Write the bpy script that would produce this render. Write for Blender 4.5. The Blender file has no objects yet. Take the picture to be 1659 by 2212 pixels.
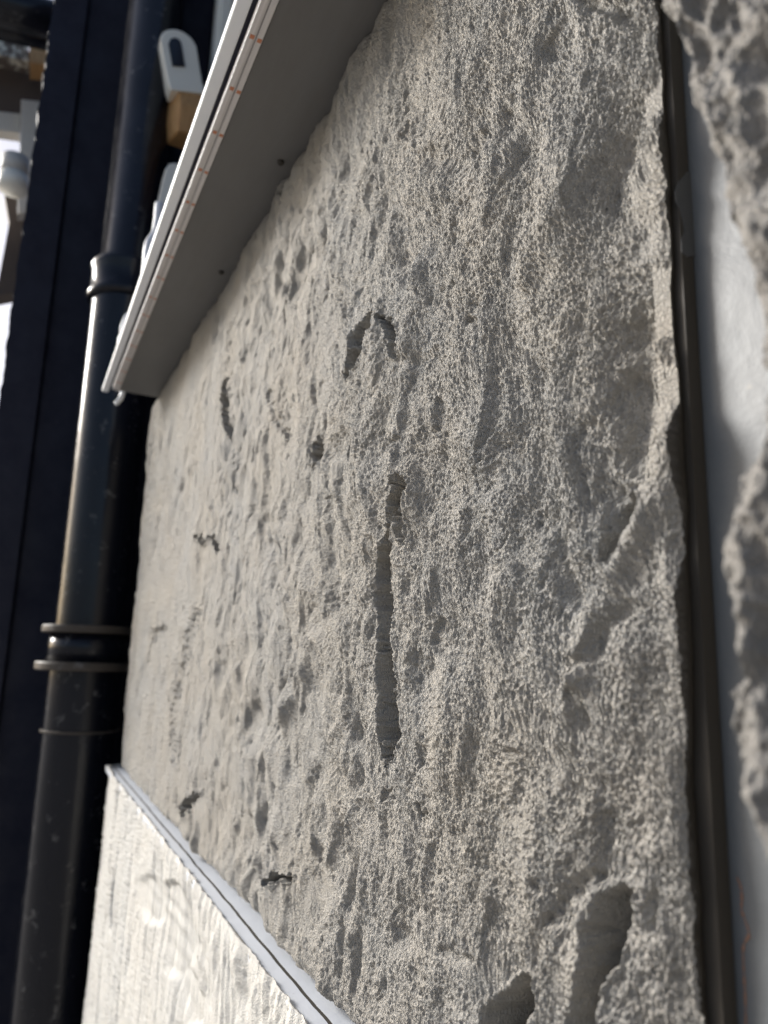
import bpy, bmesh, math, random
import numpy as np
from mathutils import Matrix, Vector
random.seed(7)
SC = bpy.context.scene
COL = SC.collection

# ------------------------------------------------------------------ camera
# World axes: X runs along the wall away from the camera, Y points out of the wall, Z is up.
D = 0.158                      # distance of the lens from the wall face
CH = 1.55                      # height of the lens above the pavement
F = 1600.0                     # focal length for a 1659 x 2212 picture
CX, CY = 829.5, 1106.0
H = np.array([-800., 294., 1600.]); H /= np.linalg.norm(H)
V = np.array([284., -8456., 1600.]); V -= V.dot(H)*H; V /= np.linalg.norm(V)
N = np.cross(V, H)
CAM = np.array([0., D, CH])
cam = bpy.data.cameras.new('camera'); camo = bpy.data.objects.new('camera', cam); COL.objects.link(camo)
R = Matrix(((H[0], -H[1], -H[2]), (N[0], -N[1], -N[2]), (V[0], -V[1], -V[2])))
camo.matrix_world = Matrix.Translation(Vector(CAM)) @ R.to_4x4()
cam.sensor_fit = 'VERTICAL'; cam.sensor_height = 36; cam.sensor_width = 27
cam.lens = F/2212*36
cam.clip_start = 0.005; cam.clip_end = 3000
cam.dof.use_dof = True; cam.dof.focus_distance = 0.335; cam.dof.aperture_fstop = 10.5
SC.camera = camo

def ray(x, y):
    r = np.array([(x-CX)/F, (y-CY)/F, 1.0])
    return np.array([r.dot(H), r.dot(N), r.dot(V)])
def on_n(x, y, n):             # direction meets a plane parallel to the wall
    r = ray(x, y); return CAM + r*((n-D)/r[1])
def on_s(x, y, s):             # meets a plane square to the wall
    r = ray(x, y); return CAM + r*(s/r[0])
def on_v(x, y, v):             # meets a level plane (v from lens height)
    r = ray(x, y); return CAM + r*(v/r[2])
def project(S, Nn, Vv):        # Vv from lens height
    n = Nn-D
    cx = S*H[0]+n*N[0]+Vv*V[0]; cy = S*H[1]+n*N[1]+Vv*V[1]; cz = S*H[2]+n*N[2]+Vv*V[2]
    cz = np.maximum(cz, 1e-3)
    return CX+F*cx/cz, CY+F*cy/cz

# ------------------------------------------------------------------ sky, sun, exposure
SUN = Vector((0.78, 0.60, 0.44)).normalized()
w = bpy.data.worlds.new('World'); SC.world = w; w.use_nodes = True
nt = w.node_tree; bg = nt.nodes['Background']
sky = nt.nodes.new('ShaderNodeTexSky'); sky.sky_type = 'NISHITA'; sky.sun_disc = False
sky.sun_elevation = math.asin(SUN.z); sky.sun_rotation = math.atan2(SUN.x, SUN.y)
sky.air_density = .8; sky.dust_density = 3; sky.ozone_density = 1.0
nt.links.new(sky.outputs[0], bg.inputs[0]); bg.inputs[1].default_value = 0.10
sl = bpy.data.lights.new('sun', 'SUN'); sl.energy = 3.1; sl.angle = math.radians(18); sl.color = (1, .985, .955)
so = bpy.data.objects.new('sun', sl); COL.objects.link(so); so.location = (3, 3, 4)
so.rotation_euler = SUN.to_track_quat('Z', 'Y').to_euler()
SC.view_settings.view_transform = 'Standard'; SC.view_settings.look = 'None'
SC.view_settings.exposure = 0.78; SC.view_settings.gamma = 1

# ------------------------------------------------------------------ noise in numpy
rng = np.random.RandomState(11)
PERM = rng.permutation(4096)
def hsh(i, j, k=0):
    return PERM[(PERM[(i+k*131) & 4095] + j) & 4095]
GR = rng.rand(4096)*2*np.pi; GX = np.cos(GR); GY = np.sin(GR)
RX = rng.rand(4096); RY = rng.rand(4096); RZ = rng.rand(4096)
def noise(x, y, k=0):
    xi = np.floor(x).astype(int); yi = np.floor(y).astype(int); fx = x-xi; fy = y-yi
    u = fx*fx*fx*(fx*(fx*6-15)+10); v = fy*fy*fy*(fy*(fy*6-15)+10)
    def g(a, b):
        h = hsh(xi+a, yi+b, k); return GX[h]*(fx-a)+GY[h]*(fy-b)
    return ((g(0, 0)*(1-u)+g(1, 0)*u)*(1-v)+(g(0, 1)*(1-u)+g(1, 1)*u)*v)*1.5
def fbm(x, y, o=4, k=0, gain=.5):
    s = 0; a = 1
    for i in range(o): s = s+a*noise(x*2**i, y*2**i, k+i*7); a *= gain
    return s
def worley(x, y, k=0):         # F1, F2-F1, id
    xi = np.floor(x).astype(int); yi = np.floor(y).astype(int)
    f1 = np.full(x.shape, 9.); f2 = np.full(x.shape, 9.); idv = np.zeros(x.shape)
    for a in (-1, 0, 1):
        for b in (-1, 0, 1):
            h = hsh(xi+a, yi+b, k)
            dd = np.hypot(xi+a+.05+.9*RX[h]-x, yi+b+.05+.9*RY[h]-y)
            m = dd < f1
            f2 = np.where(m, f1, np.minimum(f2, dd)); idv = np.where(m, RZ[h], idv); f1 = np.where(m, dd, f1)
    return f1, f2-f1, idv
def sstep(a, b, x):
    t = np.clip((x-a)/(b-a), 0, 1); return t*t*(3-2*t)
def seg_dist(X, Y, pts):       # pts (x,y,r): returns min over segments of distance/radius
    best = np.full(X.shape, 9.)
    if len(pts) == 1:
        x, y, r = pts[0]; return np.hypot(X-x, Y-y)/r
    for (x0, y0, r0), (x1, y1, r1) in zip(pts[:-1], pts[1:]):
        dx, dy = x1-x0, y1-y0; L = dx*dx+dy*dy+1e-12
        t = np.clip(((X-x0)*dx+(Y-y0)*dy)/L, 0, 1)
        best = np.minimum(best, np.hypot(X-x0-t*dx, Y-y0-t*dy)/(r0+(r1-r0)*t))
    return best

# ------------------------------------------------------------------ object helpers
def tag(o, label=None, cat=None, group=None, kind=None):
    if label: o['label'] = label
    if cat: o['category'] = cat
    if group: o['group'] = group
    if kind: o['kind'] = kind
    return o
def link(name, me, mat, parent=None, smooth=False):
    o = bpy.data.objects.new(name, me); COL.objects.link(o)
    if mat: me.materials.append(mat)
    if parent: o.parent = parent
    if smooth:
        me.polygons.foreach_set('use_smooth', [True]*len(me.polygons))
    return o
def empty(name, loc):
    o = bpy.data.objects.new(name, None); COL.objects.link(o); o.location = loc; o.empty_display_size = .02
    bpy.context.view_layer.update(); return o
def sub(o, parent):            # parent while keeping world placement
    bpy.context.view_layer.update()
    o.parent = parent; o.matrix_parent_inverse = parent.matrix_world.inverted(); return o
def from_bm(name, bm, mat, parent=None, smooth=False):
    bmesh.ops.recalc_face_normals(bm, faces=bm.faces)
    me = bpy.data.meshes.new(name); bm.to_mesh(me); bm.free()
    o = link(name, me, mat, None, smooth)
    if parent: sub(o, parent)
    return o
def add_box(bm, lo, hi, bev=0.0, seg=2):
    lo = Vector(lo); hi = Vector(hi)
    r = bmesh.ops.create_cube(bm, size=1)
    vs = r['verts']
    for v in vs:
        v.co = Vector([(lo[i]+hi[i])/2 + v.co[i]*(hi[i]-lo[i]) for i in range(3)])
    if bev:
        es = list({e for v in vs for e in v.link_edges})
        bmesh.ops.bevel(bm, geom=es, offset=bev, segments=seg, affect='EDGES', profile=.6)
def box(name, lo, hi, mat, parent=None, bev=0.0):
    bm = bmesh.new(); add_box(bm, lo, hi, bev); return from_bm(name, bm, mat, parent)
def lathe(bm, cx, cy, prof, seg=64, arc=2*math.pi):
    rings = []
    for z, r in prof:
        rings.append([bm.verts.new((cx+r*math.cos(2*math.pi*i/seg), cy+r*math.sin(2*math.pi*i/seg), z)) for i in range(seg)])
    for a, b in zip(rings[:-1], rings[1:]):
        for i in range(seg): bm.faces.new((a[i], a[(i+1) % seg], b[(i+1) % seg], b[i]))
    bm.faces.new(rings[0][::-1]); bm.faces.new(rings[-1])
def tube(bm, pts, rad, seg=16):
    pts = [Vector(p) for p in pts]; rings = []
    for i, p in enumerate(pts):
        t = (pts[min(i+1, len(pts)-1)]-pts[max(i-1, 0)]).normalized()
        a = t.orthogonal().normalized() if i == 0 else (rings_a - t*rings_a.dot(t)).normalized()
        rings_a = a; b = t.cross(a); r = rad[i] if isinstance(rad, (list, tuple)) else rad
        rings.append([bm.verts.new(p+(a*math.cos(2*math.pi*k/seg)+b*math.sin(2*math.pi*k/seg))*r) for k in range(seg)])
    for a, b in zip(rings[:-1], rings[1:]):
        for k in range(seg): bm.faces.new((a[k], a[(k+1) % seg], b[(k+1) % seg], b[k]))
    bm.faces.new(rings[0][::-1]); bm.faces.new(rings[-1])
def prism(bm, pts2, frame, d0, d1, bev=0):
    # outline pts2 (a,b) in a frame (origin, A, B, C), extruded along C from d0 to d1
    o, A, B, Cc = frame
    lo = [bm.verts.new(o+A*a+B*b+Cc*d0) for a, b in pts2]; hi = [bm.verts.new(o+A*a+B*b+Cc*d1) for a, b in pts2]
    n = len(pts2); fs = [bm.faces.new(lo[::-1]), bm.faces.new(hi)]
    for i in range(n): fs.append(bm.faces.new((lo[i], lo[(i+1) % n], hi[(i+1) % n], hi[i])))
    if bev:
        es = list(set(fs[0].edges) | set(fs[1].edges))
        bmesh.ops.bevel(bm, geom=es, offset=bev, segments=3, affect='EDGES', profile=.6)
def sheet(name, P, mat, back=None, colattr=None, parent=None, edge_mat=None):
    # P: rows x cols x 3 ; closed by skirts down to Y=back
    r, c, _ = P.shape
    co = P.reshape(-1, 3); idx = np.arange(r*c).reshape(r, c)
    q = np.stack([idx[:-1, :-1], idx[:-1, 1:], idx[1:, 1:], idx[1:, :-1]], -1).reshape(-1, 4)
    if back is not None:
        loop = np.concatenate([idx[0, :-1], idx[:-1, -1], idx[-1, :0:-1], idx[:0:-1, 0]])
        bk = co[loop].copy(); bk[:, 1] = back; base = len(co); co = np.vstack([co, bk])
        m = len(loop); i = np.arange(m); j = (i+1) % m
        q = np.vstack([q, np.stack([loop[i], base+i, base+j, loop[j]], -1)])
    me = bpy.data.meshes.new(name)
    me.vertices.add(len(co)); me.vertices.foreach_set('co', co.astype(np.float32).ravel())
    me.loops.add(q.size); me.loops.foreach_set('vertex_index', q.astype(np.int32).ravel())
    me.polygons.add(len(q)); me.polygons.foreach_set('loop_start', np.arange(0, q.size, 4, dtype=np.int32))
    me.polygons.foreach_set('use_smooth', np.ones(len(q), dtype=bool))
    me.update(calc_edges=True); me.validate()
    if colattr is not None:
        a = me.attributes.new('tone', 'FLOAT', 'POINT'); vals = np.zeros(len(co), np.float32); vals[:r*c] = colattr.ravel()
        a.data.foreach_set('value', vals)
    o = link(name, me, mat)
    if edge_mat is not None:
        me.materials.append(edge_mat); mi = np.zeros(len(me.polygons), np.int32); ff = np.arange((r-1)*(c-1)); mi[ff[(ff % (c-1)) < 2]] = 1
        me.polygons.foreach_set('material_index', mi)
    if parent: sub(o, parent)
    return o

# ------------------------------------------------------------------ materials
class M:
    def __init__(s, name, base, rough=.6, spec=.5, metal=0., coat=0.):
        s.m = bpy.data.materials.new(name); s.m.use_nodes = True; s.t = s.m.node_tree
        s.b = s.t.nodes['Principled BSDF']
        s.b.inputs['Base Color'].default_value = (*base, 1); s.b.inputs['Roughness'].default_value = rough
        s.b.inputs['Specular IOR Level'].default_value = spec; s.b.inputs['Metallic'].default_value = metal
        s.b.inputs['Coat Weight'].default_value = coat
        s.base = base
        s.geo = s.t.nodes.new('ShaderNodeTexCoord'); s.h = None
    def nd(s, typ, **kw):
        n = s.t.nodes.new(typ)
        for k, v in kw.items():
            if k in n.inputs: n.inputs[k].default_value = v
            else: setattr(n, k, v)
        return n
    def L(s, a, b): s.t.links.new(a, b)
    def noise(s, scale, detail=6, rough=.6, stretch=(1, 1, 1)):
        mp = s.nd('ShaderNodeMapping'); mp.inputs['Scale'].default_value = stretch; s.L(s.geo.outputs['Object'], mp.inputs[0])
        n = s.nd('ShaderNodeTexNoise', Scale=scale, Detail=detail, Roughness=rough); s.L(mp.outputs[0], n.inputs['Vector']); return n.outputs['Fac']
    def voro(s, scale, feature='F1', stretch=(1, 1, 1)):
        mp = s.nd('ShaderNodeMapping'); mp.inputs['Scale'].default_value = stretch; s.L(s.geo.outputs['Object'], mp.inputs[0])
        n = s.nd('ShaderNodeTexVoronoi', Scale=scale); n.feature = feature; s.L(mp.outputs[0], n.inputs['Vector']); return n.outputs['Distance']
    def ramp(s, src, stops):
        r = s.nd('ShaderNodeValToRGB'); e = r.color_ramp.elements
        for i, (p, c) in enumerate(stops):
            el = e[i] if i < 2 else e.new(p)
            el.position = p; el.color = (*c, 1) if len(c) == 3 else c
        s.L(src, r.inputs[0]); return r.outputs[0]
    def mix(s, fac, a, b, mode='MIX'):
        m = s.nd('ShaderNodeMixRGB', blend_type=mode)
        for inp, v in ((m.inputs[0], fac), (m.inputs[1], a), (m.inputs[2], b)):
            if hasattr(v, 'is_linked'): s.L(v, inp)
            elif isinstance(v, (int, float)): inp.default_value = v
            else: inp.default_value = (*v, 1)
        return m.outputs[0]
    def color(s, src): s.L(src, s.b.inputs['Base Color']); return s
    def rough(s, src): s.L(src, s.b.inputs['Roughness']); return s
    def bump(s, src, dist, strength=1.0):
        b = s.nd('ShaderNodeBump', Distance=dist, Strength=strength); s.L(src, b.inputs['Height'])
        if s.h: s.L(s.h, b.inputs['Normal'])
        s.h = b.outputs[0]; s.L(s.h, s.b.inputs['Normal']); return s

def foam_mat(name, base, warm, cool, bscale=900, bd=.0006, rough=.85, dirt=.5):
    m = M(name, base, rough, .2)
    big = m.noise(9, 5, .6); fine = m.noise(60, 6, .65)
    c = m.mix(m.ramp(big, [(.35, (0, 0, 0)), (.65, (1, 1, 1))]), warm, cool)
    c = m.mix(m.ramp(fine, [(.3, (0, 0, 0)), (.75, (1, 1, 1))]), c, m.mix(.5, c, base))
    sp = m.ramp(m.noise(26, 8, .75), [(.60, (0, 0, 0)), (.72, (1, 1, 1))])
    sp = m.mix(1, sp, (dirt,)*3, 'MULTIPLY')
    c = m.mix(sp, c, tuple(v*f for v, f in zip(base, (.72, .6, .45))))
    m.color(c)
    v = m.voro(bscale, 'DISTANCE_TO_EDGE', (1, 1, .5)); m.bump(m.ramp(v, [(0, (1, 1, 1)), (.28, (0, 0, 0))]), bd, .8)
    m.bump(m.noise(bscale*.8, 4, .6), bd*.7, .6)
    return m.m
MAT = {}
MAT['foam'] = foam_mat('grey_cast_stone', (.365, .350, .318), (.385, .358, .315), (.35, .345, .33), 1150, .00075, dirt=.35)
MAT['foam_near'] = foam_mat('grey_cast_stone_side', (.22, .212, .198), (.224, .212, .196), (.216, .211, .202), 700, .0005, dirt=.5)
MAT['foam_white'] = foam_mat('white_cast_stone', (.57, .562, .525), (.58, .562, .52), (.56, .556, .53), 1100, .00035, dirt=.1)
m = M('satin_grey_paint', (.30, .32, .34), .5, .5); c = m.mix(m.noise(14, 5), (.135, .147, .157), (.12, .131, .140))
c = m.mix(m.ramp(m.noise(90, 6), [(.68, (0, 0, 0)), (.74, (1, 1, 1))]), c, (.20, .19, .17)); m.color(c)
m.bump(m.noise(400, 4), .0003, .5).bump(m.noise(22, 3), .002, .5); MAT['grey_paint'] = m.m
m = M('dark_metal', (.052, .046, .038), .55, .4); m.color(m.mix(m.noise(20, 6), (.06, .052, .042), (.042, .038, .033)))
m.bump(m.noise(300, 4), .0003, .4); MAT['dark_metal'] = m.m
m = M('soffit_paint', (.085, .082, .078), .6, .35)
c = m.mix(m.noise(7, 5), (.175, .172, .168), (.145, .145, .143))
c = m.mix(m.ramp(m.noise(45, 5, .7), [(.66, (0, 0, 0)), (.80, (.5, .5, .5))]), c, (.15, .13, .105))
c = m.mix(m.ramp(m.noise(3.5, 7, .75, (.5, 3, 3)), [(.45, (0, 0, 0)), (.8, (.7, .7, .7))]), c, (.11, .10, .09))
m.color(c); m.bump(m.noise(600, 3), .0003, .5).bump(m.noise(12, 2), .003, .5); MAT['soffit'] = m.m
def black_paint(name, base, rough, fleck=.68, amt=.35, lump=.004):
    m = M(name, base, rough, .5)
    c = m.mix(m.noise(5, 5), base, tuple(v*1.5 for v in base))
    f = m.ramp(m.noise(38, 8, .7), [(fleck, (0, 0, 0)), (fleck+.06, (1, 1, 1))])
    c = m.mix(m.mix(1, f, (amt,)*3, 'MULTIPLY'), c, (.16, .155, .15)); m.color(c)
    m.rough(m.ramp(m.noise(16, 6, .7), [(.3, (rough*.75,)*3), (.75, (min(1, rough*1.6),)*3)]))
    m.b.inputs['Specular IOR Level'].default_value = .32
    m.bump(m.noise(70, 6, .65), lump*.25, .6).bump(m.noise(11, 4), lump, .5)
    return m.m
MAT['black'] = black_paint('navy_black_paint', (.0135, .0138, .024), .6)
MAT['pipe'] = black_paint('gloss_black_pipe', (.006, .007, .011), .18, .60, .55, .002)
MAT['rim'] = black_paint('worn_pipe_rim', (.055, .045, .036), .5, .55, .6, .001)
m = M('white_plastic', (.72, .74, .78), .38, .5); m.color(m.mix(m.noise(30, 4), (.80, .83, .88), (.86, .87, .89))); m.bump(m.noise(60, 3), .0008, .4); MAT['trim'] = m.m
m = M('cream_plastic', (.74, .73, .62), .4, .5); m.color(m.mix(m.noise(25, 4), (.90, .89, .81), (.87, .86, .77))); MAT['cream'] = m.m
m = M('led_sleeve', (.34, .32, .31), .35, .5)
c = m.mix(m.ramp(m.noise(60, 4, .6, (.05, 8, 8)), [(.4, (0, 0, 0)), (.6, (1, 1, 1))]), (.52, .49, .47), (.66, .63, .62)); m.color(c); m.bump(m.noise(500, 3, .5, (.1, 1, 1)), .0002, .5); MAT['sleeve'] = m.m
m = M('led_core', (.2, .19, .18), .4, .5); MAT['core'] = m.m
m = M('copper_pad', (.62, .17, .05), .45, .5); m.color(m.mix(m.noise(900, 3), (.60, .22, .10), (.42, .16, .08))); MAT['copper'] = m.m
m = M('black_glass', (.01, .011, .016), .12, .6); MAT['glass'] = m.m
m = M('planed_wood', (.52, .30, .13), .55, .4)
c = m.mix(m.ramp(m.noise(40, 5, .6, (6, 6, .6)), [(.35, (0, 0, 0)), (.7, (1, 1, 1))]), (.60, .35, .15), (.46, .25, .10)); m.color(c); MAT['wood'] = m.m
m = M('pale_joint_paint', (.56, .59, .64), .45, .4); c = m.mix(m.noise(20, 4), (.58, .61, .655), (.53, .56, .61))
c = m.mix(m.ramp(m.noise(70, 7, .7), [(.68, (0, 0, 0)), (.73, (.6, .6, .6))]), c, (.30, .31, .36)); m.color(c)
m.bump(m.noise(300, 4), .0002, .5).bump(m.noise(25, 3), .002, .5); MAT['ledge'] = m.m
m = M('peeling_whitewash', (.6, .57, .5), .8, .2); m.color(m.mix(m.ramp(m.noise(22, 8, .7), [(.44, (0, 0, 0)), (.52, (1, 1, 1))]), (.72, .69, .58), (.16, .13, .11))); m.bump(m.noise(30, 6), .004); MAT['peel'] = m.m
m = M('weathered_brown_board', (.11, .085, .07), .75, .3); m.color(m.mix(m.noise(8, 7, .7, (1, 1, .4)), (.15, .115, .095), (.06, .05, .045))); m.bump(m.noise(25, 6), .003); MAT['brown'] = m.m
m = M('white_frame_paint', (.66, .65, .6), .5, .4); m.color(m.mix(m.noise(6, 6, .7), (.72, .71, .66), (.48, .45, .41))); MAT['frame'] = m.m
m = M('rust_streak', (.40, .17, .08), .8, .2); m.color(m.mix(m.noise(200, 5), (.36, .20, .13), (.24, .14, .10))); MAT['rust'] = m.m
m = M('paving', (.28, .27, .25), .85, .3); m.color(m.mix(m.noise(3, 8, .7), (.33, .315, .29), (.22, .21, .20))); m.bump(m.noise(30, 6), .004); MAT['paving'] = m.m
m = M('dust', (.4, .38, .34), .8, .2); MAT['dust'] = m.m

# ------------------------------------------------------------------ ground and walls
bm = bmesh.new(); add_box(bm, (-400, -400, -.3), (400, 400, 0)); tag(from_bm('pavement', bm, MAT['paving']), kind='structure')
VT = 2.47*D; VB = -1.045*D        # soffit height and lower joint height, from lens height
SR = .893*D; SL = 7.62*D          # near and far ends of the grey panel
BACK = -.072*D; DEEP = -.046
tag(box('wall', (-2.0, -.35, .0), (SR+.006, BACK, CH+VT+1.0), MAT['grey_paint']),
    'pale blue grey painted wall behind the rough panels, bare in the narrow gap between them', 'wall')
tag(box('recessed_wall', (SR+.0065, -.36, .0), (3.0, -.10, 3.4), MAT['black']),
    'black painted wall set back behind the drainpipe', 'wall')

# ------------------------------------------------------------------ grey rough panel
def foam_height(S, Vv, k=0, amp=1.0, ds=.0004, grain=1.0):
    g = lambda lam: np.clip(lam/(3.2*ds), 0, 1)**1.5
    wx = fbm(S/.05, Vv/.07, 3, k+50)*.010; wy = fbm(S/.05+9, Vv/.07, 3, k+60)*.012
    x = S+wx; y = Vv+wy
    rel = .65+.7*sstep(-.35, .35, fbm(S/.11, Vv/.13, 2, k+40))       # rougher and smoother patches
    lf = .22+.78*g(.0050); h = .0036*fbm(x/.16, y/.22, 2, k+1)
    rid = 1-np.abs(fbm(x/.060, y/.085, 3, k+2))*1.7; h = h+.0022*(rid-.6)*rel
    h = h+(.0030*noise(x/.030, y/.050, k+3)+.0022*noise(x/.0145, y/.027, k+4))*rel*lf
    h = h+.0012*noise(x/.0075, y/.0125, k+5)*g(.0075)*lf
    f1, e, idv = worley(x/.0125+fbm(x/.01, y/.01, 2, k+70)*.4, y/.018, k+5)
    pit = sstep(.66, 1., idv); h = h-.0022*lf**3*pit*sstep(.62, .08, f1)*(.2+.8*sstep(-.4, .4, noise(x/.05, y/.06, k+8)))
    f1, e, idv = worley(x/.0046+fbm(x/.006, y/.006, 2, k+71)*.35, y/.0066, k+6)
    h = h+grain*g(.0046)*(-.0010*sstep(.62, 1, idv)*sstep(.6, .05, f1))
    f1, e, idv = worley(x/.0021, y/.0043, k+7)
    h = h+grain*g(.0022)*(.00042*(1-sstep(0, .34, e))-.0006*sstep(.55, .1, f1)*idv)
    f1, e, idv = worley(x/.00115, y/.0024, k+9)
    h = h+grain*g(.0013)*(.00038*(1-sstep(0, .4, e))-.00035*idv*sstep(.5, .1, f1))
    h = h+grain*(.40*ds*noise(S/(ds*1.25), Vv/.0020, k+12)+.16*ds*noise(S/(ds*2.6), Vv/.0050, k+13))*(1-g(.0046))
    return h*amp

PITS = [  # (depth m, softness, points (x, y, radius) seen on the face)
 (.0210, .38, [(853, 1015, 6), (858, 1055, 14), (851, 1090, 13), (842, 1130, 7), (834, 1165, 11), (827, 1215, 18), (824, 1260, 21), (827, 1310, 21), (830, 1360, 16), (831, 1400, 21), (830, 1450, 22), (833, 1500, 17), (834, 1545, 20), (836, 1590, 20), (838, 1620, 14), (829, 1650, 6)]),
 (.0045, .5, [(872, 1040, 10), (868, 1090, 12), (866, 1135, 9), (868, 1160, 10)]),
 (.0085, .4, [(815, 672, 7), (800, 700, 12), (783, 722, 15), (778, 755, 13), (768, 785, 11), (752, 812, 10)]),
 (.0070, .45, [(835, 688, 8), (850, 712, 12), (856, 740, 9), (855, 765, 7)]),
 (.0035, .9, [(858, 778, 14), (885, 785, 12), (925, 770, 10), (940, 760, 8)]),
 (.0120, .35, [(487, 822, 5), (486, 850, 8), (485, 885, 9), (488, 920, 8), (497, 948, 6)]),
 (.0040, .8, [(502, 700, 8), (495, 760, 8), (488, 815, 8)]),
 (.0050, .8, [(500, 960, 7), (506, 1010, 7), (500, 1060, 6)]),
 (.0090, .5, [(685, 940, 5), (680, 965, 7), (673, 990, 10), (668, 1008, 9)]),
 (.0060, .7, [(580, 850, 8), (583, 880, 9), (605, 925, 9), (615, 940, 7)]),
 (.0060, .6, [(836, 945, 12), (838, 962, 9)]), (.005, .6, [(858, 953, 8)]),
 (.0050, .6, [(945, 870, 10), (938, 910, 9), (932, 930, 8)]),
 (.0035, .8, [(735, 640, 9), (742, 680, 10), (745, 710, 8)]),
 (.0090, .7, [(1300, 1060, 24), (1312, 1100, 24), (1300, 1140, 12)]),
 (.0100, .45, [(1345, 1075, 14), (1340, 1110, 26), (1325, 1140, 24), (1310, 1175, 16), (1300, 1205, 10)]),
 (.0050, .9, [(1195, 1180, 22), (1205, 1240, 26), (1215, 1280, 18)]),
 (.0060, .9, [(1345, 830, 22), (1350, 900, 26), (1345, 960, 22), (1355, 1010, 20)]),
 (.0060, .9, [(1410, 640, 26), (1390, 700, 28), (1330, 720, 22)]),
 (.0050, .8, [(1350, 1310, 16), (1310, 1350, 20), (1280, 1400, 16), (1245, 1440, 14)]),
 (.0045, .8, [(1260, 1560, 14), (1240, 1500, 14)]),
 (.0040, .7, [(720, 1290, 8), (724, 1320, 9)]), (.004, .7, [(900, 1420, 14), (905, 1450, 14), (885, 1440, 12)]),
 (.0050, .6, [(940, 1345, 10), (935, 1385, 12), (945, 1405, 10)]),
 (.0045, .6, [(908, 1615, 10), (912, 1650, 10)]), (.005, .6, [(897, 1740, 7), (900, 1760, 6)]), (.005, .6, [(826, 1710, 7), (824, 1728, 6)]),
 (.0170, .35, [(1340, 1945, 26), (1326, 1975, 44), (1310, 2020, 44), (1298, 2070, 36), (1280, 2130, 26), (1268, 2212, 34), (1262, 2300, 40)]),
 (.0100, .4, [(608, 412, 6), (610, 425, 6)]),
 (.0160, .40, [(1135, 2115, 14), (1115, 2155, 34), (1090, 2200, 44), (1060, 2260, 50)]),
 (.0070, .8, [(1405, 1930, 16), (1400, 1970, 18), (1405, 2000, 14)]),
 (.0060, .9, [(1250, 1900, 20), (1180, 1990, 24), (1215, 2000, 26)]),
 (.0060, .9, [(1300, 1780, 18), (1295, 1840, 20), (1290, 1890, 16)]),
 (.0050, .7, [(850, 2010, 14), (860, 2030, 16)]), (.004, .8, [(945, 2055, 10), (975, 2070, 10), (1010, 2075, 8)]),
 (.0110, .5, [(425, 1720, 7), (405, 1732, 8), (395, 1760, 10)]),
 (.0090, .5, [(580, 1905, 10), (600, 1893, 9), (630, 1900, 9)]),
 (.0100, .5, [(435, 1160, 7), (438, 1170, 7)]), (.012, .5, [(457, 1160, 4), (465, 1190, 5)]),
 (.0100, .6, [(350, 1358, 6), (333, 1365, 6), (330, 1385, 5)]),
 (.0080, .9, [(425, 1320, 7), (405, 1380, 9), (398, 1430, 8), (370, 1530, 7), (375, 1650, 7)]),
 (.0060, .8, [(1040, 290, 12), (1025, 320, 12)]), (.004, .8, [(925, 330, 18), (945, 345, 16)]), (.005, .8, [(1320, 290, 16), (1315, 330, 14)]),
 (.0060, .8, [(1210, 20, 14), (1195, 60, 12), (1170, 110, 12)]), (.007, .8, [(1280, 8, 20), (1310, 10, 22), (1350, 40, 14)]),
 (.0050, .7, [(1010, 690, 8)]), (.005, .7, [(865, 290, 6), (868, 265, 5)]), (.004, .7, [(1085, 240, 10)]),
]
FOLDS = [  # (height m, points (x, y, radius)), broad soft ridges and hollows
 (.0040, [(1478, 900, 22), (1440, 1010, 24), (1395, 1120, 24), (1330, 1225, 22), (1275, 1330, 22), (1235, 1480, 20), (1215, 1600, 16)]),
 (-.0050, [(1355, 760, 22), (1345, 860, 26), (1350, 960, 26), (1345, 1040, 24)]),
 (-.0055, [(1180, 1130, 16), (1205, 1220, 24), (1225, 1300, 16)]),
 (.0035, [(1230, 900, 60), (1245, 960, 55)]),
 (-.0045, [(1420, 600, 26), (1400, 680, 34), (1340, 720, 30)]),
 (.0030, [(1290, 560, 26), (1290, 700, 22)]),
 (.0035, [(1290, 300, 22), (1200, 460, 24), (1120, 600, 20)]),
 (-.0035, [(1230, 60, 22), (1170, 200, 20), (1130, 330, 16)]),
 (.0035, [(1290, 1870, 16), (1262, 1990, 18), (1245, 2120, 20), (1235, 2260, 20)]),
 (-.0040, [(1215, 1930, 26), (1190, 2010, 28), (1160, 2060, 22)]),
 (-.0030, [(1300, 1700, 20), (1310, 1800, 20), (1290, 1880, 18)]),
 (.0030, [(865, 1010, 9), (858, 1120, 8), (862, 1200, 10), (870, 1320, 14)]),
 (.0022, [(800, 1060, 14), (790, 1300, 18), (800, 1600, 20)]),
 (-.0025, [(900, 860, 20), (930, 960, 18), (915, 1080, 16)]),
 (.0028, [(770, 640, 12), (760, 720, 12), (738, 800, 12)]),
 (.0028, [(825, 660, 8), (822, 730, 14), (812, 800, 16)]),
 (-.0025, [(960, 1330, 20), (935, 1420, 22), (900, 1500, 18)]),
 (-.0030, [(1120, 700, 30), (1100, 760, 30)]), (-.0025, [(1010, 1700, 26), (990, 1800, 22)]), (.0025, [(1090, 1500, 30), (1080, 1700, 30)]),
 (-.0028, [(1460, 1060, 20), (1445, 1180, 22)]), (.0025, [(700, 1700, 20), (690, 1850, 22)]), (-.0025, [(590, 1180, 14), (600, 1260, 14)]),
 (-.0030, [(860, 1960, 26), (850, 2040, 24)]), (-.0030, [(1050, 270, 22), (1000, 350, 22), (930, 340, 20)]), (.0030, [(1080, 380, 26), (1010, 480, 24)]),
]
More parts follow.
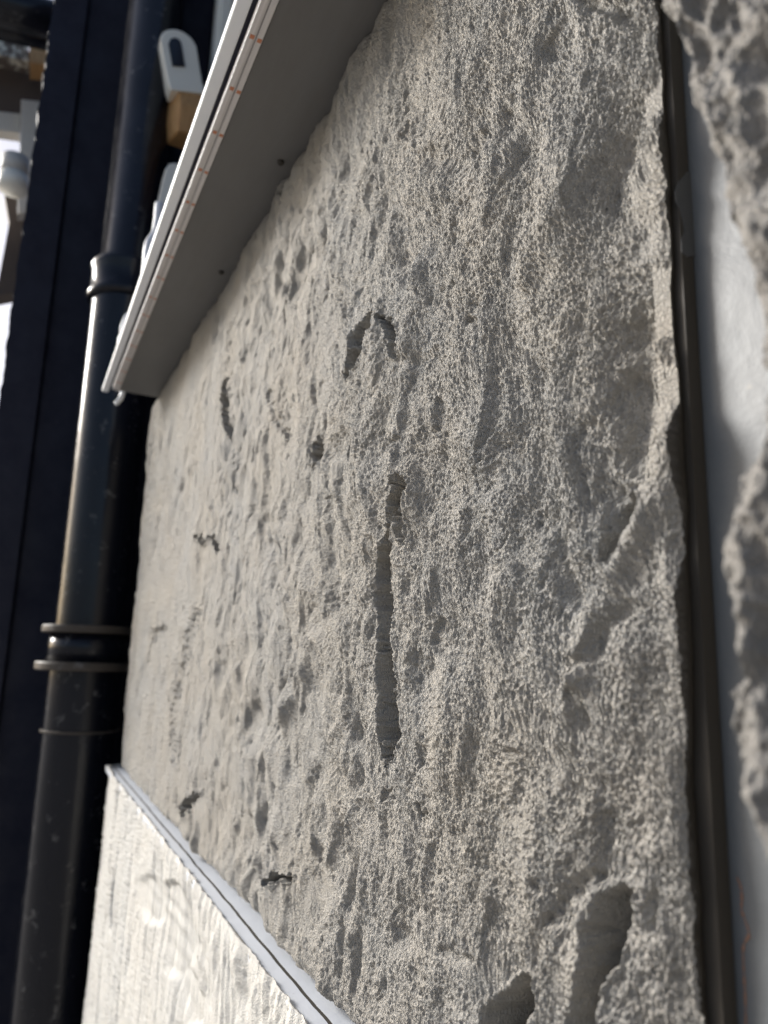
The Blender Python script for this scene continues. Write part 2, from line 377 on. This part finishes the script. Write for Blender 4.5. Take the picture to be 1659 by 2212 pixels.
def s_steps(s0, s1, px, n=0.):
    # spacing follows how large the surface shows
    out = [s0]; s = s0
    while s < s1:
        z = s*H[2]-(D-n)*N[2]; ds = px*z*z/(F*D)*1.0
        s += max(ds, .00022); out.append(s)
    out[-1] = s1; return np.array(out)

sv = s_steps(SR, SL, 1.05)
vv = np.concatenate([np.linspace(VB, -.9*D, 70)[:-1], np.arange(-.9*D, 1.05*D, .00040), np.arange(1.05*D, VT, .00055), [VT]])
T = (sv-SR)/(SL-SR)
Sg, Vg = np.meshgrid(sv, vv)
edge = .0030*fbm(Vg/.05, Vg*0+3.3, 4, 90)                       # wandering near edge
edge = .0040 + np.clip(edge*.45, -.0016, .0016) - .0012*sstep(-.2*D, .3*D, Vg)
edgeL = .006*fbm(Vg/.06, Vg*0+8.3, 4, 91)
Sg = Sg + edge*(1-np.clip(T, 0, .05)/.05)[None, :]**2 + edgeL*np.clip((T-.9)/.1, 0, 1)[None, :]
Vgg = Vg
DSg = np.gradient(sv)[None, :]
Hh = foam_height(Sg, Vgg, 0, 1.0, DSg)
U, W = project(Sg, np.zeros_like(Sg), Vgg)
jx = U + 5*fbm(Sg/.006, Vgg/.006, 3, 33); jy = W + 7*fbm(Sg/.006+5, Vgg/.006, 3, 34)
tone = np.zeros_like(Hh)
for amp_, pts in FOLDS:
    x0 = min(p[0]-4*p[2] for p in pts); x1 = max(p[0]+4*p[2] for p in pts); y0 = min(p[1]-4*p[2] for p in pts); y1 = max(p[1]+4*p[2] for p in pts)
    m_ = (U > x0) & (U < x1) & (W > y0) & (W < y1)
    q = seg_dist(jx[m_], jy[m_], pts)*(1+.4*fbm(Sg[m_]/.02, Vgg[m_]/.03, 2, 38))
    Hh[m_] += amp_*(.9 if x0 < 1140 else 1.3 if amp_ > .0038 else .7)*np.exp(-(q*.85)**2)*(.75+.5*noise(Sg[m_]/.012, Vgg[m_]/.016, 39))
for depth, soft, pts in PITS:
    x0 = min(p[0]-3*p[2] for p in pts); x1 = max(p[0]+3*p[2] for p in pts); y0 = min(p[1]-3*p[2] for p in pts); y1 = max(p[1]+3*p[2] for p in pts)
    m_ = (U > x0) & (U < x1) & (W > y0) & (W < y1)
    q = seg_dist(jx[m_], jy[m_], pts)
    q = q*(1.45 if depth > .018 and x0 < 900 else 1.35 if x0 < 640 else 1.2 if x0 < 800 else 1.1)
    q = q*(1+(.30 if soft < .45 else .65)*fbm(Sg[m_]/.009, Vgg[m_]/.014, 4, 35)) + .12*noise(Sg[m_]/.0022, Vgg[m_]/.003, 36)
    k_ = sstep(1.0+soft*(.5 if soft < .58 else .9), 1.0-soft, q)
    depth = depth*(.5 if soft > .58 else 1.0 if depth > .02 or x0 > 1000 else 1.5)
    k_ = k_*(1+.25*noise(Sg[m_]/.007, Vgg[m_]/.010, 37)+.16*noise(Sg[m_]/.0022, Vgg[m_]/.0032, 31))
    hh = Hh[m_]
    lip = .0010*np.exp(-((q-1.35)/.25)**2)*(soft < .6)
    Hh[m_] = hh*(1-.15*k_) - depth*k_ + lip
    tt = tone[m_]; tone[m_] = np.maximum(tt, .5*k_*(1-soft*.6))
# rounded-over borders
bord = np.minimum(np.minimum((Sg-SR)/.006, (SL-Sg)/.02), np.minimum((VT-Vgg)/.006+.25, (Vgg-VB)/.006+.3))
Hh = Hh - .0016*(1-sstep(0, 1, bord))

Hh = np.maximum(Hh, np.where(Sg < SR+.010, -.0030, -.042))
P = np.stack([Sg, Hh-.0008, Vgg+CH], -1)
fold = P[:, :1].copy(); fold[..., 0] += .003; fold[..., 1] = -.0075
mid_ = P[:, :1].copy(); mid_[..., 0] += .0004; mid_[..., 1] = np.minimum(-.0052, P[:, :1, 1]-.0004)
P = np.concatenate([fold, mid_, P], 1)
gp = empty('rough_stone_panel', (SR+.3, 0, CH+VB))
tag(gp, 'large grey rough cast stone facade panel with a long dark vertical crack in its face', 'wall panel', 'rough cast panels on the facade')
sheet('face', P, MAT['foam'], DEEP, None, gp, MAT['dark_metal'])
box('backing_frame', (SR+.0008, BACK+.0006, CH+VB+.001), (SR+.0075, -.0060, CH+VT-.001), MAT['dark_metal'], gp)
# smear of grey filler and a few chips on the exposed edge of the backing
def edge_blob(name, pts, y, s, th, mat, parent=None):
    # flat patch on a plane square to the wall, outline in seen positions
    bm = bmesh.new(); ps = [Vector(on_s(px, py, s)) for px, py in pts]
    lo = [bm.verts.new(p) for p in ps]; hi = [bm.verts.new(p-Vector((th, 0, 0))) for p in ps]; n = len(ps)
    bm.faces.new(lo); bm.faces.new(hi[::-1])
    for i in range(n): bm.faces.new((lo[i], lo[(i+1) % n], hi[(i+1) % n], hi[i]))
    return from_bm(name, bm, mat, parent)
m = M('filler_grey', (.085, .088, .092), .6, .3); MAT['filler'] = m.m
edge_blob('filler_smear', [(1483, 372), (1496, 378), (1504, 410), (1503, 470), (1508, 520), (1503, 552), (1484, 556), (1471, 545), (1470, 520), (1478, 500), (1474, 478), (1468, 450), (1459, 436), (1457, 415), (1466, 392)],
          0, SR+.0008, .0003, MAT['filler'], gp)

# ------------------------------------------------------------------ near panel at the right
out = [(1395, -260), (1420, -90), (1436, 0), (1452, 60), (1474, 120), (1480, 190), (1508, 250), (1530, 305), (1560, 380), (1590, 450), (1606, 520), (1614, 560), (1638, 620), (1648, 720), (1655, 800), (1648, 880),
       (1640, 940), (1618, 1000), (1600, 1080), (1582, 1130), (1567, 1180), (1564, 1240), (1567, 1330), (1572, 1400), (1566, 1470), (1562, 1520), (1568, 1590), (1572, 1660), (1592, 1720), (1615, 1790), (1645, 1850), (1670, 1900), (1700, 2000), (1730, 2100), (1760, 2250), (1790, 2500)]
NN = .27*D
op = [on_n(x, y, NN) for x, y in out]
oz = np.array([p[2]-CH for p in op])[::-1]; os_ = np.array([p[0] for p in op])[::-1]
vv = np.arange(-1.6*D, 1.6*D, .0006)
q = np.concatenate([np.linspace(0, .06, 150)[:-1], np.linspace(.06, .36, 130)])
Q, Vg = np.meshgrid(q, vv)
es = np.interp(Vg, oz, os_)+.0010*fbm(Vg/.008, Vg*0, 3, 5)+.0022
Sg = es-Q
h = foam_height(Sg*.8, Vg*.8, 300, .9, .0004, .7)
h = h + .0026*(1-np.abs(fbm(Sg/.018, Vg/.028, 2, 313))*2.2)
f1, e, idv = worley(Sg/.0075+fbm(Sg/.01, Vg/.01, 2, 1)*.5, Vg/.0135, 317)
h = h - .0030*sstep(.65, .1, f1)*sstep(.2, .8, idv) + .0010*(1-sstep(0, .25, e))
h = h - .006*(1-sstep(-.002, .007, Q))
np_ = empty('rough_stone_panel', (0, 0, CH+VB))
tag(np_, 'nearest rough grey panel, its ragged edge jutting out of focus at the right side', 'wall panel', 'rough cast panels on the facade')
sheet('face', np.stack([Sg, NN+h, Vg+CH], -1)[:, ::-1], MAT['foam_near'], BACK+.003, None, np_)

# ------------------------------------------------------------------ white panel below the joint
WN = .105*D
sv = s_steps(.5*D, SL+.03, 1.5, WN)
vv = np.concatenate([np.arange(-4.2*D, -2.6*D, .0014), np.arange(-2.6*D, VB-.003, .0007), [VB-.003]])
Sg, Vg = np.meshgrid(sv, vv)
edgeL = .010*fbm(Vg/.09, Vg*0+8.3, 4, 191)
Tt = np.clip((Sg-(SL-.1))/.13, 0, 1); Sg = Sg+edgeL*Tt
h = foam_height(Sg, Vg, 500, .55, np.gradient(sv)[None, :], 1.5)
U, W = project(Sg, np.full_like(Sg, WN), Vg)
RIB = [[(318, 1915, 22), (325, 1950, 26), (333, 1975, 20)], [(370, 1925, 20), (380, 1985, 30), (388, 2040, 34), (383, 2085, 24)], [(395, 2105, 16), (415, 2160, 20), (420, 2200, 16)]]
for pts in RIB:
    k_ = sstep(1.45, .5, seg_dist(U, W, pts))
    rib = .0011*np.sin(Vg/.0030+2.2*np.sin(Vg/.017)+Sg*25)*(.5+.9*noise(Vg/.02, Sg/.05, 9))
    h = h*(1-.8*k_)+k_*(rib*.6-.0042)
k_ = sstep(1.3, .5, seg_dist(U, W, [(246, 1880, 4), (244, 1960, 5), (242, 2010, 4)])); h = h-.014*k_
top = np.clip((VB-Vg)/.012, 0, 1); h = h+.0028*fbm(Sg/.022, Sg*0+1, 4, 77)-.0025*(1-top)**2-.008*Tt**2
wp = empty('rough_stone_panel', (SR+.3, 0, CH-4.2*D))
tag(wp, 'bright white rough cast panel at the lower left, under the smooth sloping joint', 'wall panel', 'rough cast panels on the facade')
PW = np.stack([Sg, WN+h, Vg+CH], -1)
f2 = PW[-1:].copy(); f2[..., 1] = WN-.0018+.0012*fbm(Sg[-1:]/.01, Sg[-1:]*0, 3, 78); f2[..., 2] = CH+VB-.0036
f3 = f2.copy(); f3[..., 2] = CH+VB-.008
sheet('face', np.concatenate([PW, f2, f3], 0), MAT['foam_white'], BACK+.003, None, wp)
# smooth level top of the white panel, and the thin strip of the joint behind it
def ledge(name, n0, n1, z0, z1, mat, parent=None, wob=0., s0=.45*D, s1=SL+.012, k=0):
    bm = bmesh.new(); ss = np.linspace(s0, s1, 260); rows = []
    for s in ss:
        a = n0(s) if callable(n0) else n0; b = n1(s) if callable(n1) else n1
        rows.append([bm.verts.new((s, a, CH+z1)), bm.verts.new((s, b-.0006, CH+z1)), bm.verts.new((s, b, CH+z1-.0007)), bm.verts.new((s, b, CH+z0)), bm.verts.new((s, a, CH+z0))])
    for a, b in zip(rows[:-1], rows[1:]):
        for i in range(5): bm.faces.new((a[i], a[(i+1) % 5], b[(i+1) % 5], b[i]))
    bm.faces.new(rows[0]); bm.faces.new(rows[-1][::-1])
    return from_bm(name, bm, mat, parent)
nz = lambda s, k, a, sc: float(a*fbm(np.array([s/sc]), np.array([k+.5]), 4, k)[0])
ledge('top_edge', lambda s: .0049+nz(s, 23, .0006, .03), lambda s: WN-.0015, VB-.011, VB-.0050, MAT['ledge'], wp)
jt = ledge('sealant_strip', DEEP+.002, lambda s: .0034+nz(s, 23, .0006, .03)-.0004, VB-.012, VB-.0055, MAT['ledge'])
ledge('seam_shade', lambda s: .0030+nz(s, 23, .0006, .03)-.0004, lambda s: .0052+nz(s, 23, .0006, .03), VB-.012, VB-.0054, MAT['dark_metal'], jt)  # dark-coloured bead standing in for the shade inside the open joint gap
tag(jt, 'thin lavender grey strip of sealant in the joint between grey and white panels', 'joint strip')

# ------------------------------------------------------------------ soffit with its strip light
S0 = -.5; S1 = 7.28*D; ZT = CH+VT
cn = empty('canopy', (S0, 0, ZT))
tag(cn, 'dark grey flat underside of a shallow canopy running above the rough panel', 'canopy')
box('underside', (S0, BACK+.002, ZT+.0006), (S1, .360*D, ZT+.009), MAT['soffit'], cn, .0006)
box('channel', (S0, .360*D+.0002, ZT+.007), (S1, .452*D, ZT+.009), MAT['black'], cn)
# bowed white edge trim
bm = bmesh.new(); add_box(bm, (S0, .4525*D, ZT-.0012), (S1+.012, .510*D, ZT+.0055), .0016, 3)
from_bm('edge_trim', bm, MAT['trim'], cn)
ls = empty('strip_light', (S0, .39*D, ZT))
tag(ls, 'slim unlit strip light in a clear sleeve with orange solder pads, along the canopy edge', 'light strip')
sb = []
bm = bmesh.new(); add_box(bm, (S0, .362*D, ZT-.0012), (S1-.004, .388*D, ZT+.0065), .0012, 3); from_bm('sleeve', bm, MAT['sleeve'], ls)
bm = bmesh.new(); add_box(bm, (S0, .3905*D, ZT-.0002), (S1-.004, .424*D, ZT+.0066), .0006, 2); from_bm('sleeve', bm, MAT['sleeve'], ls)
bm = bmesh.new(); tube(bm, [(S0, .3893*D, ZT-.0003), (S1-.004, .3893*D, ZT-.0003)], .00035, 8); from_bm('core', bm, MAT['core'], ls)
pad = None
s = 2.584*D-3*.05
while s < S1-.01:
    for n0, n1, z in ((.366*D, .384*D, ZT-.0013), (.397*D, .413*D, ZT-.0004)):
        if pad is None:
            pad = box('solder_pad', (s-.0016, n0, z-.0002), (s+.0016, n1, z+.0006), MAT['copper'], ls); pad['_s'] = s; p0 = (s, n0, z)
            del pad['_s']
        else:
            c = pad.copy(); COL.objects.link(c); c.location = Vector((s-p0[0], n0-p0[1], z-p0[2])); sub(c, ls)
    s += .05
# screws in the underside
def screw(px, py, r=.0028):
    p = on_v(px, py, VT)
    bm = bmesh.new(); lathe(bm, p[0], p[1], [(ZT+.001, r), (ZT-.0012, r), (ZT-.0022, r*.7), (ZT-.0022, r*.3), (ZT-.0008, r*.25)], 20)
    return from_bm('screw', bm, MAT['dark_metal'])
for (px, py), lb in (((606, 350), 'small dark screw head in the canopy underside, the clearest of the two'), ((478, 588), 'small dark screw head in the canopy underside nearer its far end')):
    o = screw(px, py); tag(o, lb, 'screw', 'screws in the canopy underside')

# ------------------------------------------------------------------ black pillar and drainpipe
PS = 1.50
pe = on_s(118, 0, PS)[1]; p2 = on_s(190, 0, PS)[1]
pil = empty('pillar', (PS, 0, 0))
tag(pil, 'tall navy black painted pillar with chipped edge standing behind the drainpipe', 'pillar')
bm = bmesh.new()
# stepped plan: outer fillet, main face, inner recess
nz_ = 200; zs = np.linspace(0, 3.6, 420)
plan = lambda z: [(PS+.5, pe+0), (PS, pe+.0), (PS, pe-.02), (PS, p2+.0), (PS+.016, p2-.006), (PS+.016, p2-.11), (PS+.004, p2-.118), (PS+.004, p2-.19), (PS+.03, p2-.2), (PS+.03, -.095), (PS+.5, -.095)]
rows = []
for z in zs:
    pl = plan(z); j = abs(nz(z, 41, .004, .07))+abs(nz(z, 42, .0015, .018))
    pl[1] = (pl[1][0], pl[1][1]+j); pl[0] = (pl[0][0], pl[0][1]+j); pl[2] = (pl[2][0], pl[2][1]+j*.6)
    rows.append([bm.verts.new((a, b, z)) for a, b in pl])
for a, b in zip(rows[:-1], rows[1:]):
    n = len(a)
    for i in range(n): bm.faces.new((a[i], a[(i+1) % n], b[(i+1) % n], b[i]))
bm.faces.new(rows[0][::-1]); bm.faces.new(rows[-1])
from_bm('shaft', bm, MAT['black'], pil)

AS = 1.345
ax = on_s(192, 1400, AS); an = ax[1]; pr = .058
def zat(y, x=190): return on_s(x, y, AS-pr)[2]
dp = empty('drainpipe', (AS, an, 0))
tag(dp, 'glossy black cast iron drainpipe with collars running up beside the rough panel', 'drainpipe')
bm = bmesh.new()
z5, z6 = zat(600), zat(525)
lathe(bm, AS, an, [(0, pr), (zat(1445), pr), (zat(1440), pr*1.0), (zat(1585), pr)][:2]+[(zat(1355), pr*.97), (z5-.03, pr*.97), (z5, pr), (z6, pr), (z6+.01, pr*.86), (3.6, pr*.86)], 72)
from_bm('pipe', bm, MAT['pipe'], dp, True)
def ring(name, z, h, r, mat):
    bm = bmesh.new(); lathe(bm, AS, an, [(z-h/2, pr*.9), (z-h/2, r*.985), (z-h*.32, r), (z+h*.32, r), (z+h/2, r*.985), (z+h/2, pr*.9)], 72)
    return from_bm(name, bm, mat, dp, False)
ring('collar', zat(1358, 170), .012, pr*1.30, MAT['rim'])
ring('collar', zat(1440, 165), .013, pr*1.38, MAT['rim'])
ring('collar', zat(1584), .004, pr*1.06, MAT['rim'])
bm = bmesh.new(); zA, zB = zat(612), zat(528)
lathe(bm, AS, an, [(zA, pr*.9), (zA, pr*1.10), (zA+.010, pr*1.15), (zA+.017, pr*1.07), (zB-.017, pr*1.06), (zB-.009, pr*1.12), (zB, pr*1.10), (zB+.006, pr*.85)], 72)
from_bm('collar', bm, MAT['pipe'], dp, True)
bm = bmesh.new(); zA, zB = zat(1436), zat(1362)
lathe(bm, AS, an, [(zA, pr*.9), (zA, pr*1.12), (zB, pr*1.08), (zB, pr*.9)], 72); from_bm('socket', bm, MAT['pipe'], dp, True)

# ------------------------------------------------------------------ sensor lamp, wooden block, other fittings beyond the trim
def frame_at(px, py, s, ex, ey):
    # frame on a plane square to the wall: A seen to the right, B seen upward
    o = Vector(on_s(px, py, s)); B = (Vector(on_s(px+ex*100, py+ey*100, s))-o).normalized()
    Cc = Vector((-1, 0, 0)); A = B.cross(Cc); return (o, A, B, Cc)
def px2m(s): return (Vector(on_s(400, 200, s))-Vector(on_s(500, 200, s))).length/100
LS = 1.27; k = px2m(LS)
fr = frame_at(403, 190, LS, -.18, -1)
if (Vector(on_s(500, 190, LS))-fr[0]).dot(fr[1]) < 0: fr = (fr[0], -fr[1], fr[2], fr[3])
lamp = empty('sensor_lamp', fr[0])
tag(lamp, 'cream rounded security sensor with a dark lens, mounted on a wooden block', 'sensor')
hw = 36*k; hh = 130*k
pts = [(-hw, 0), (hw, 0), (hw, hh-hw*.9)]+[(hw*math.cos(a), hh-hw*.9+hw*.9*math.sin(a)) for a in np.linspace(.15, math.pi-.15, 15)]+[(-hw, hh-hw*.9)]
bm = bmesh.new(); prism(bm, pts, fr, -.035, .0, .004); from_bm('housing', bm, MAT['cream'], lamp)
def shrink(x0, x1, y0, y1, rnd):
    return [(x0, y0), (x1, y0+2*k), (x1+1*k, y1-rnd), (x1-2*k, y1-rnd*.3), ((x0+x1)/2+3*k, y1), (x0+rnd*.6, y1-rnd*.5), (x0, y1-rnd*1.6)]
bm = bmesh.new(); prism(bm, shrink(-22*k, 4*k, 44*k, 108*k, 10*k), fr, -.001, .0035, .001); from_bm('lens', bm, MAT['glass'], lamp)
bm = bmesh.new(); prism(bm, [(-34*k, -10*k), (34*k, -10*k), (36*k, 10*k), (-35*k, 10*k)], fr, -.034, .0025, .002); from_bm('base_ring', bm, MAT['cream'], lamp)
fr2 = frame_at(405, 182, LS+.004, -.02, -1)
if (Vector(on_s(500, 190, LS))-fr2[0]).dot(fr2[1]) < 0: fr2 = (fr2[0], -fr2[1], fr2[2], fr2[3])
o, A, B, Cc = fr2
bm = bmesh.new()
def bl(a, b, c): return bm.verts.new(o+A*(a*k)+B*(b*k)+Cc*c)
# wedge-topped block: sloping front face above, upright face below, narrow lit cheek at the left
fT = [bl(-20, 4, -.004), bl(38, 4, -.004)]; fM = [bl(-18, -58, .012), bl(44, -58, .012)]; fB = [bl(-22, -118, .010), bl(44, -118, .010)]
bT = [bl(-30, 4, -.05), bl(38, 4, -.05)]; bM = [bl(-39, -60, -.05), bl(44, -58, -.05)]; bB = [bl(-34, -108, -.05), bl(44, -118, -.05)]
for f in ((fT[0], fT[1], fM[1], fM[0]), (fM[0], fM[1], fB[1], fB[0]), (bT[0], fT[0], fM[0], bM[0]), (bM[0], fM[0], fB[0], bB[0]), (bT[0], bT[1], fT[1], fT[0]), (bB[0], fB[0], fB[1], bB[1]),
          (fT[1], bT[1], bM[1], fM[1]), (fM[1], bM[1], bB[1], fB[1]), (bT[0], bM[0], bM[1], bT[1]), (bM[0], bB[0], bB[1], bM[1])): bm.faces.new(f)
bmesh.ops.recalc_face_normals(bm, faces=bm.faces); bmesh.ops.bevel(bm, geom=list(bm.edges), offset=.002, segments=2, affect='EDGES')
tag(from_bm('wooden_block', bm, MAT['wood']), 'pale planed wooden block with a sloping front carrying the cream sensor', 'wood block')
# cream box lower down, half hidden by the trim
fr3 = frame_at(385, 470, LS-.02, .10, -1)
if (Vector(on_s(500, 470, LS))-fr3[0]).dot(fr3[1]) < 0: fr3 = (fr3[0], -fr3[1], fr3[2], fr3[3])
k3 = px2m(LS-.02)
bm = bmesh.new(); prism(bm, [(-38*k3, -120*k3), (40*k3, -120*k3), (40*k3, 112*k3), (-16*k3, 116*k3), (-27*k3, 110*k3), (-33*k3, 96*k3), (-38*k3, 40*k3)], fr3, -.04, 0, .003)
tag(from_bm('junction_box', bm, MAT['cream']), 'cream plastic box with rounded corner half hidden behind the white canopy trim', 'junction box')
# upright cream conduit at the top
CS = 1.30; c0 = on_s(482, 60, CS)
bm = bmesh.new(); add_box(bm, (CS, c0[1]-.03, c0[2]-.16), (CS+.04, c0[1]+.014, c0[2]+.5), .003, 2)
add_box(bm, (CS-.006, c0[1]-.012, c0[2]-.155), (CS-.0005, c0[1]+.007, c0[2]+.49), .002, 2)
tag(from_bm('conduit', bm, MAT['cream']), 'upright cream plastic conduit rising behind the canopy trim at the top', 'conduit')
# white cable with a clip and its loose end
CB = 1.16
g = lambda x, y, s=CB: tuple(on_s(x, y, s))
def spline(pts, n=8):
    P_ = [Vector(p) for p in pts]; out = []
    for i in range(len(P_)-1):
        p0 = P_[max(i-1, 0)]; p1 = P_[i]; p2_ = P_[i+1]; p3 = P_[min(i+2, len(P_)-1)]
        for t in np.linspace(0, 1, n, endpoint=False):
            out.append(.5*((2*p1)+(-p0+p2_)*t+(2*p0-5*p1+4*p2_-p3)*t*t+(-p0+3*p1-3*p2_+p3)*t**3))
    return out+[P_[-1]]
cb = empty('white_cable', g(318, 560)); tag(cb, 'white cable looping beside the canopy trim with its loose end hanging down', 'cable')
bm = bmesh.new(); tube(bm, spline([g(345, 440), g(338, 500), g(322, 530), g(316, 590), g(306, 640), g(296, 690)]), [.0085*1.0]*41 if False else .0075, 14)
from_bm('lead', bm, MAT['trim'], cb, True)
bm = bmesh.new(); tube(bm, spline([g(290, 684), g(276, 680), g(267, 697), g(263, 718), g(272, 727), g(282, 714)]), .0030, 12)
from_bm('clip', bm, MAT['trim'], cb, True)
bm = bmesh.new(); tube(bm, spline([g(272, 712), g(262, 735), g(264, 752)]), .0055, 12); from_bm('clip', bm, MAT['trim'], cb, True)
bm = bmesh.new(); tube(bm, spline([g(268, 770), g(256, 800), g(266, 815), g(267, 835), g(262, 858), g(250, 872)]), .0036, 12)
from_bm('loose_end', bm, MAT['trim'], cb, True)

# ------------------------------------------------------------------ glimpse beyond the pillar, top left
def flat_prism(name, pix, s, th, mat, label, cat, bev=0., group=None):
    o = Vector((s, 0, 0)); bm = bmesh.new()
    ps = [on_s(x, y, s) for x, y in pix]
    prism(bm, [(p[1], p[2]) for p in ps], (o, Vector((0, 1, 0)), Vector((0, 0, 1)), Vector((1, 0, 0))), 0, th, bev)
    return tag(from_bm(name, bm, mat), label, cat, group)
bm = bmesh.new(); tube(bm, [on_s(-160, -20, 2.2), on_s(240, 75, 2.2)], .055, 24); tag(from_bm('black_gutter', bm, MAT['pipe'], None, True), 'black rounded gutter crossing behind the pillar at the top left', 'gutter')
bm = bmesh.new(); tube(bm, [on_s(-160, 20, 2.3), on_s(240, 112, 2.3)], .040, 24); tag(from_bm('black_pipe', bm, MAT['pipe'], None, True), 'black horizontal pipe tucked under the gutter at the top left', 'pipe')
flat_prism('peeling_board', [(-140, 10), (60, 40), (62, 132), (-140, 88)], 2.45, .06, MAT['peel'], 'whitewashed board with peeling brown patches below the black pipe', 'board')
flat_prism('timber_end', [(64, 92), (160, 96), (160, 145), (66, 136)], 2.42, .08, MAT['wood'], 'orange timber end beside the peeling board', 'timber')
flat_prism('brown_board', [(-140, 80), (170, 128), (170, 300), (60, 262), (-140, 240)], 2.55, .06, MAT['brown'], 'weathered brown board between the peeling board and the white frame', 'board')
fr_ = empty('window_frame', on_s(40, 300, 2.6)); tag(fr_, 'grubby white painted window frame against the bright sky at far left', 'window frame')
def fp(name, pix, s, th, mat, parent):
    o = Vector((s, 0, 0)); bm = bmesh.new(); ps = [on_s(x, y, s) for x, y in pix]
    prism(bm, [(p[1], p[2]) for p in ps], (o, Vector((0, 1, 0)), Vector((0, 0, 1)), Vector((1, 0, 0))), 0, th, .004); return from_bm(name, bm, mat, parent)
fp('stile', [(46, 214), (150, 225), (120, 460), (38, 460)], 2.48, .05, MAT['frame'], fr_)
fp('rail', [(-140, 225), (44, 245), (43, 290), (30, 283), (-140, 260)], 2.50, .05, MAT['frame'], fr_)
cyl = empty('flood_lamp', on_s(28, 370, 2.3)); tag(cyl, 'cream cylindrical fitting in front of the bright window frame', 'lamp')
a = on_s(34, 342, 2.3); b = on_s(30, 380, 2.3); c = on_s(27, 412, 2.3)
bm = bmesh.new(); tube(bm, [a, b], .038, 28); from_bm('body', bm, MAT['frame'], cyl, True)
bm = bmesh.new(); tube(bm, [b, c], .041, 28); from_bm('cap', bm, MAT['cream'], cyl, True)
flat_prism('brown_post', [(8, 412), (120, 414), (90, 620), (-10, 640), (20, 480)], 2.6, .08, MAT['brown'], 'short weathered brown post under the cream cylindrical fitting', 'post')

# ------------------------------------------------------------------ marks in the narrow gap at the right
def strip_on_wall(name, pix, n, w_, mat):
    bm = bmesh.new(); ps = [Vector(on_n(x, y, n)) for x, y in pix]; pp = spline(ps, 14); tube(bm, pp, [w_*(.25+1.1*abs(nz(i, 55, 1, 5.))) for i in range(len(pp))], 8)
    return from_bm(name, bm, mat)
tag(strip_on_wall('rust_crack', [(1592, 1895), (1600, 1915), (1603, 1940), (1602, 1965), (1612, 1995), (1618, 2020), (1606, 2045), (1607, 2100), (1610, 2160), (1612, 2260)], BACK+.0001, .0004, MAT['rust']),
    'thin rusty orange crack running down the pale grey wall at the lower right', 'crack')
p = on_n(1563, 2062, BACK)
bm = bmesh.new(); bmesh.ops.create_uvsphere(bm, u_segments=16, v_segments=10, radius=.0009); bmesh.ops.scale(bm, vec=(1, .3, 1.5), verts=bm.verts); bmesh.ops.translate(bm, vec=Vector(p), verts=bm.verts)
tag(from_bm('fixing_hole', bm, MAT['glass'], None, True), 'tiny black fixing hole in the grey wall near the rusty crack', 'hole')
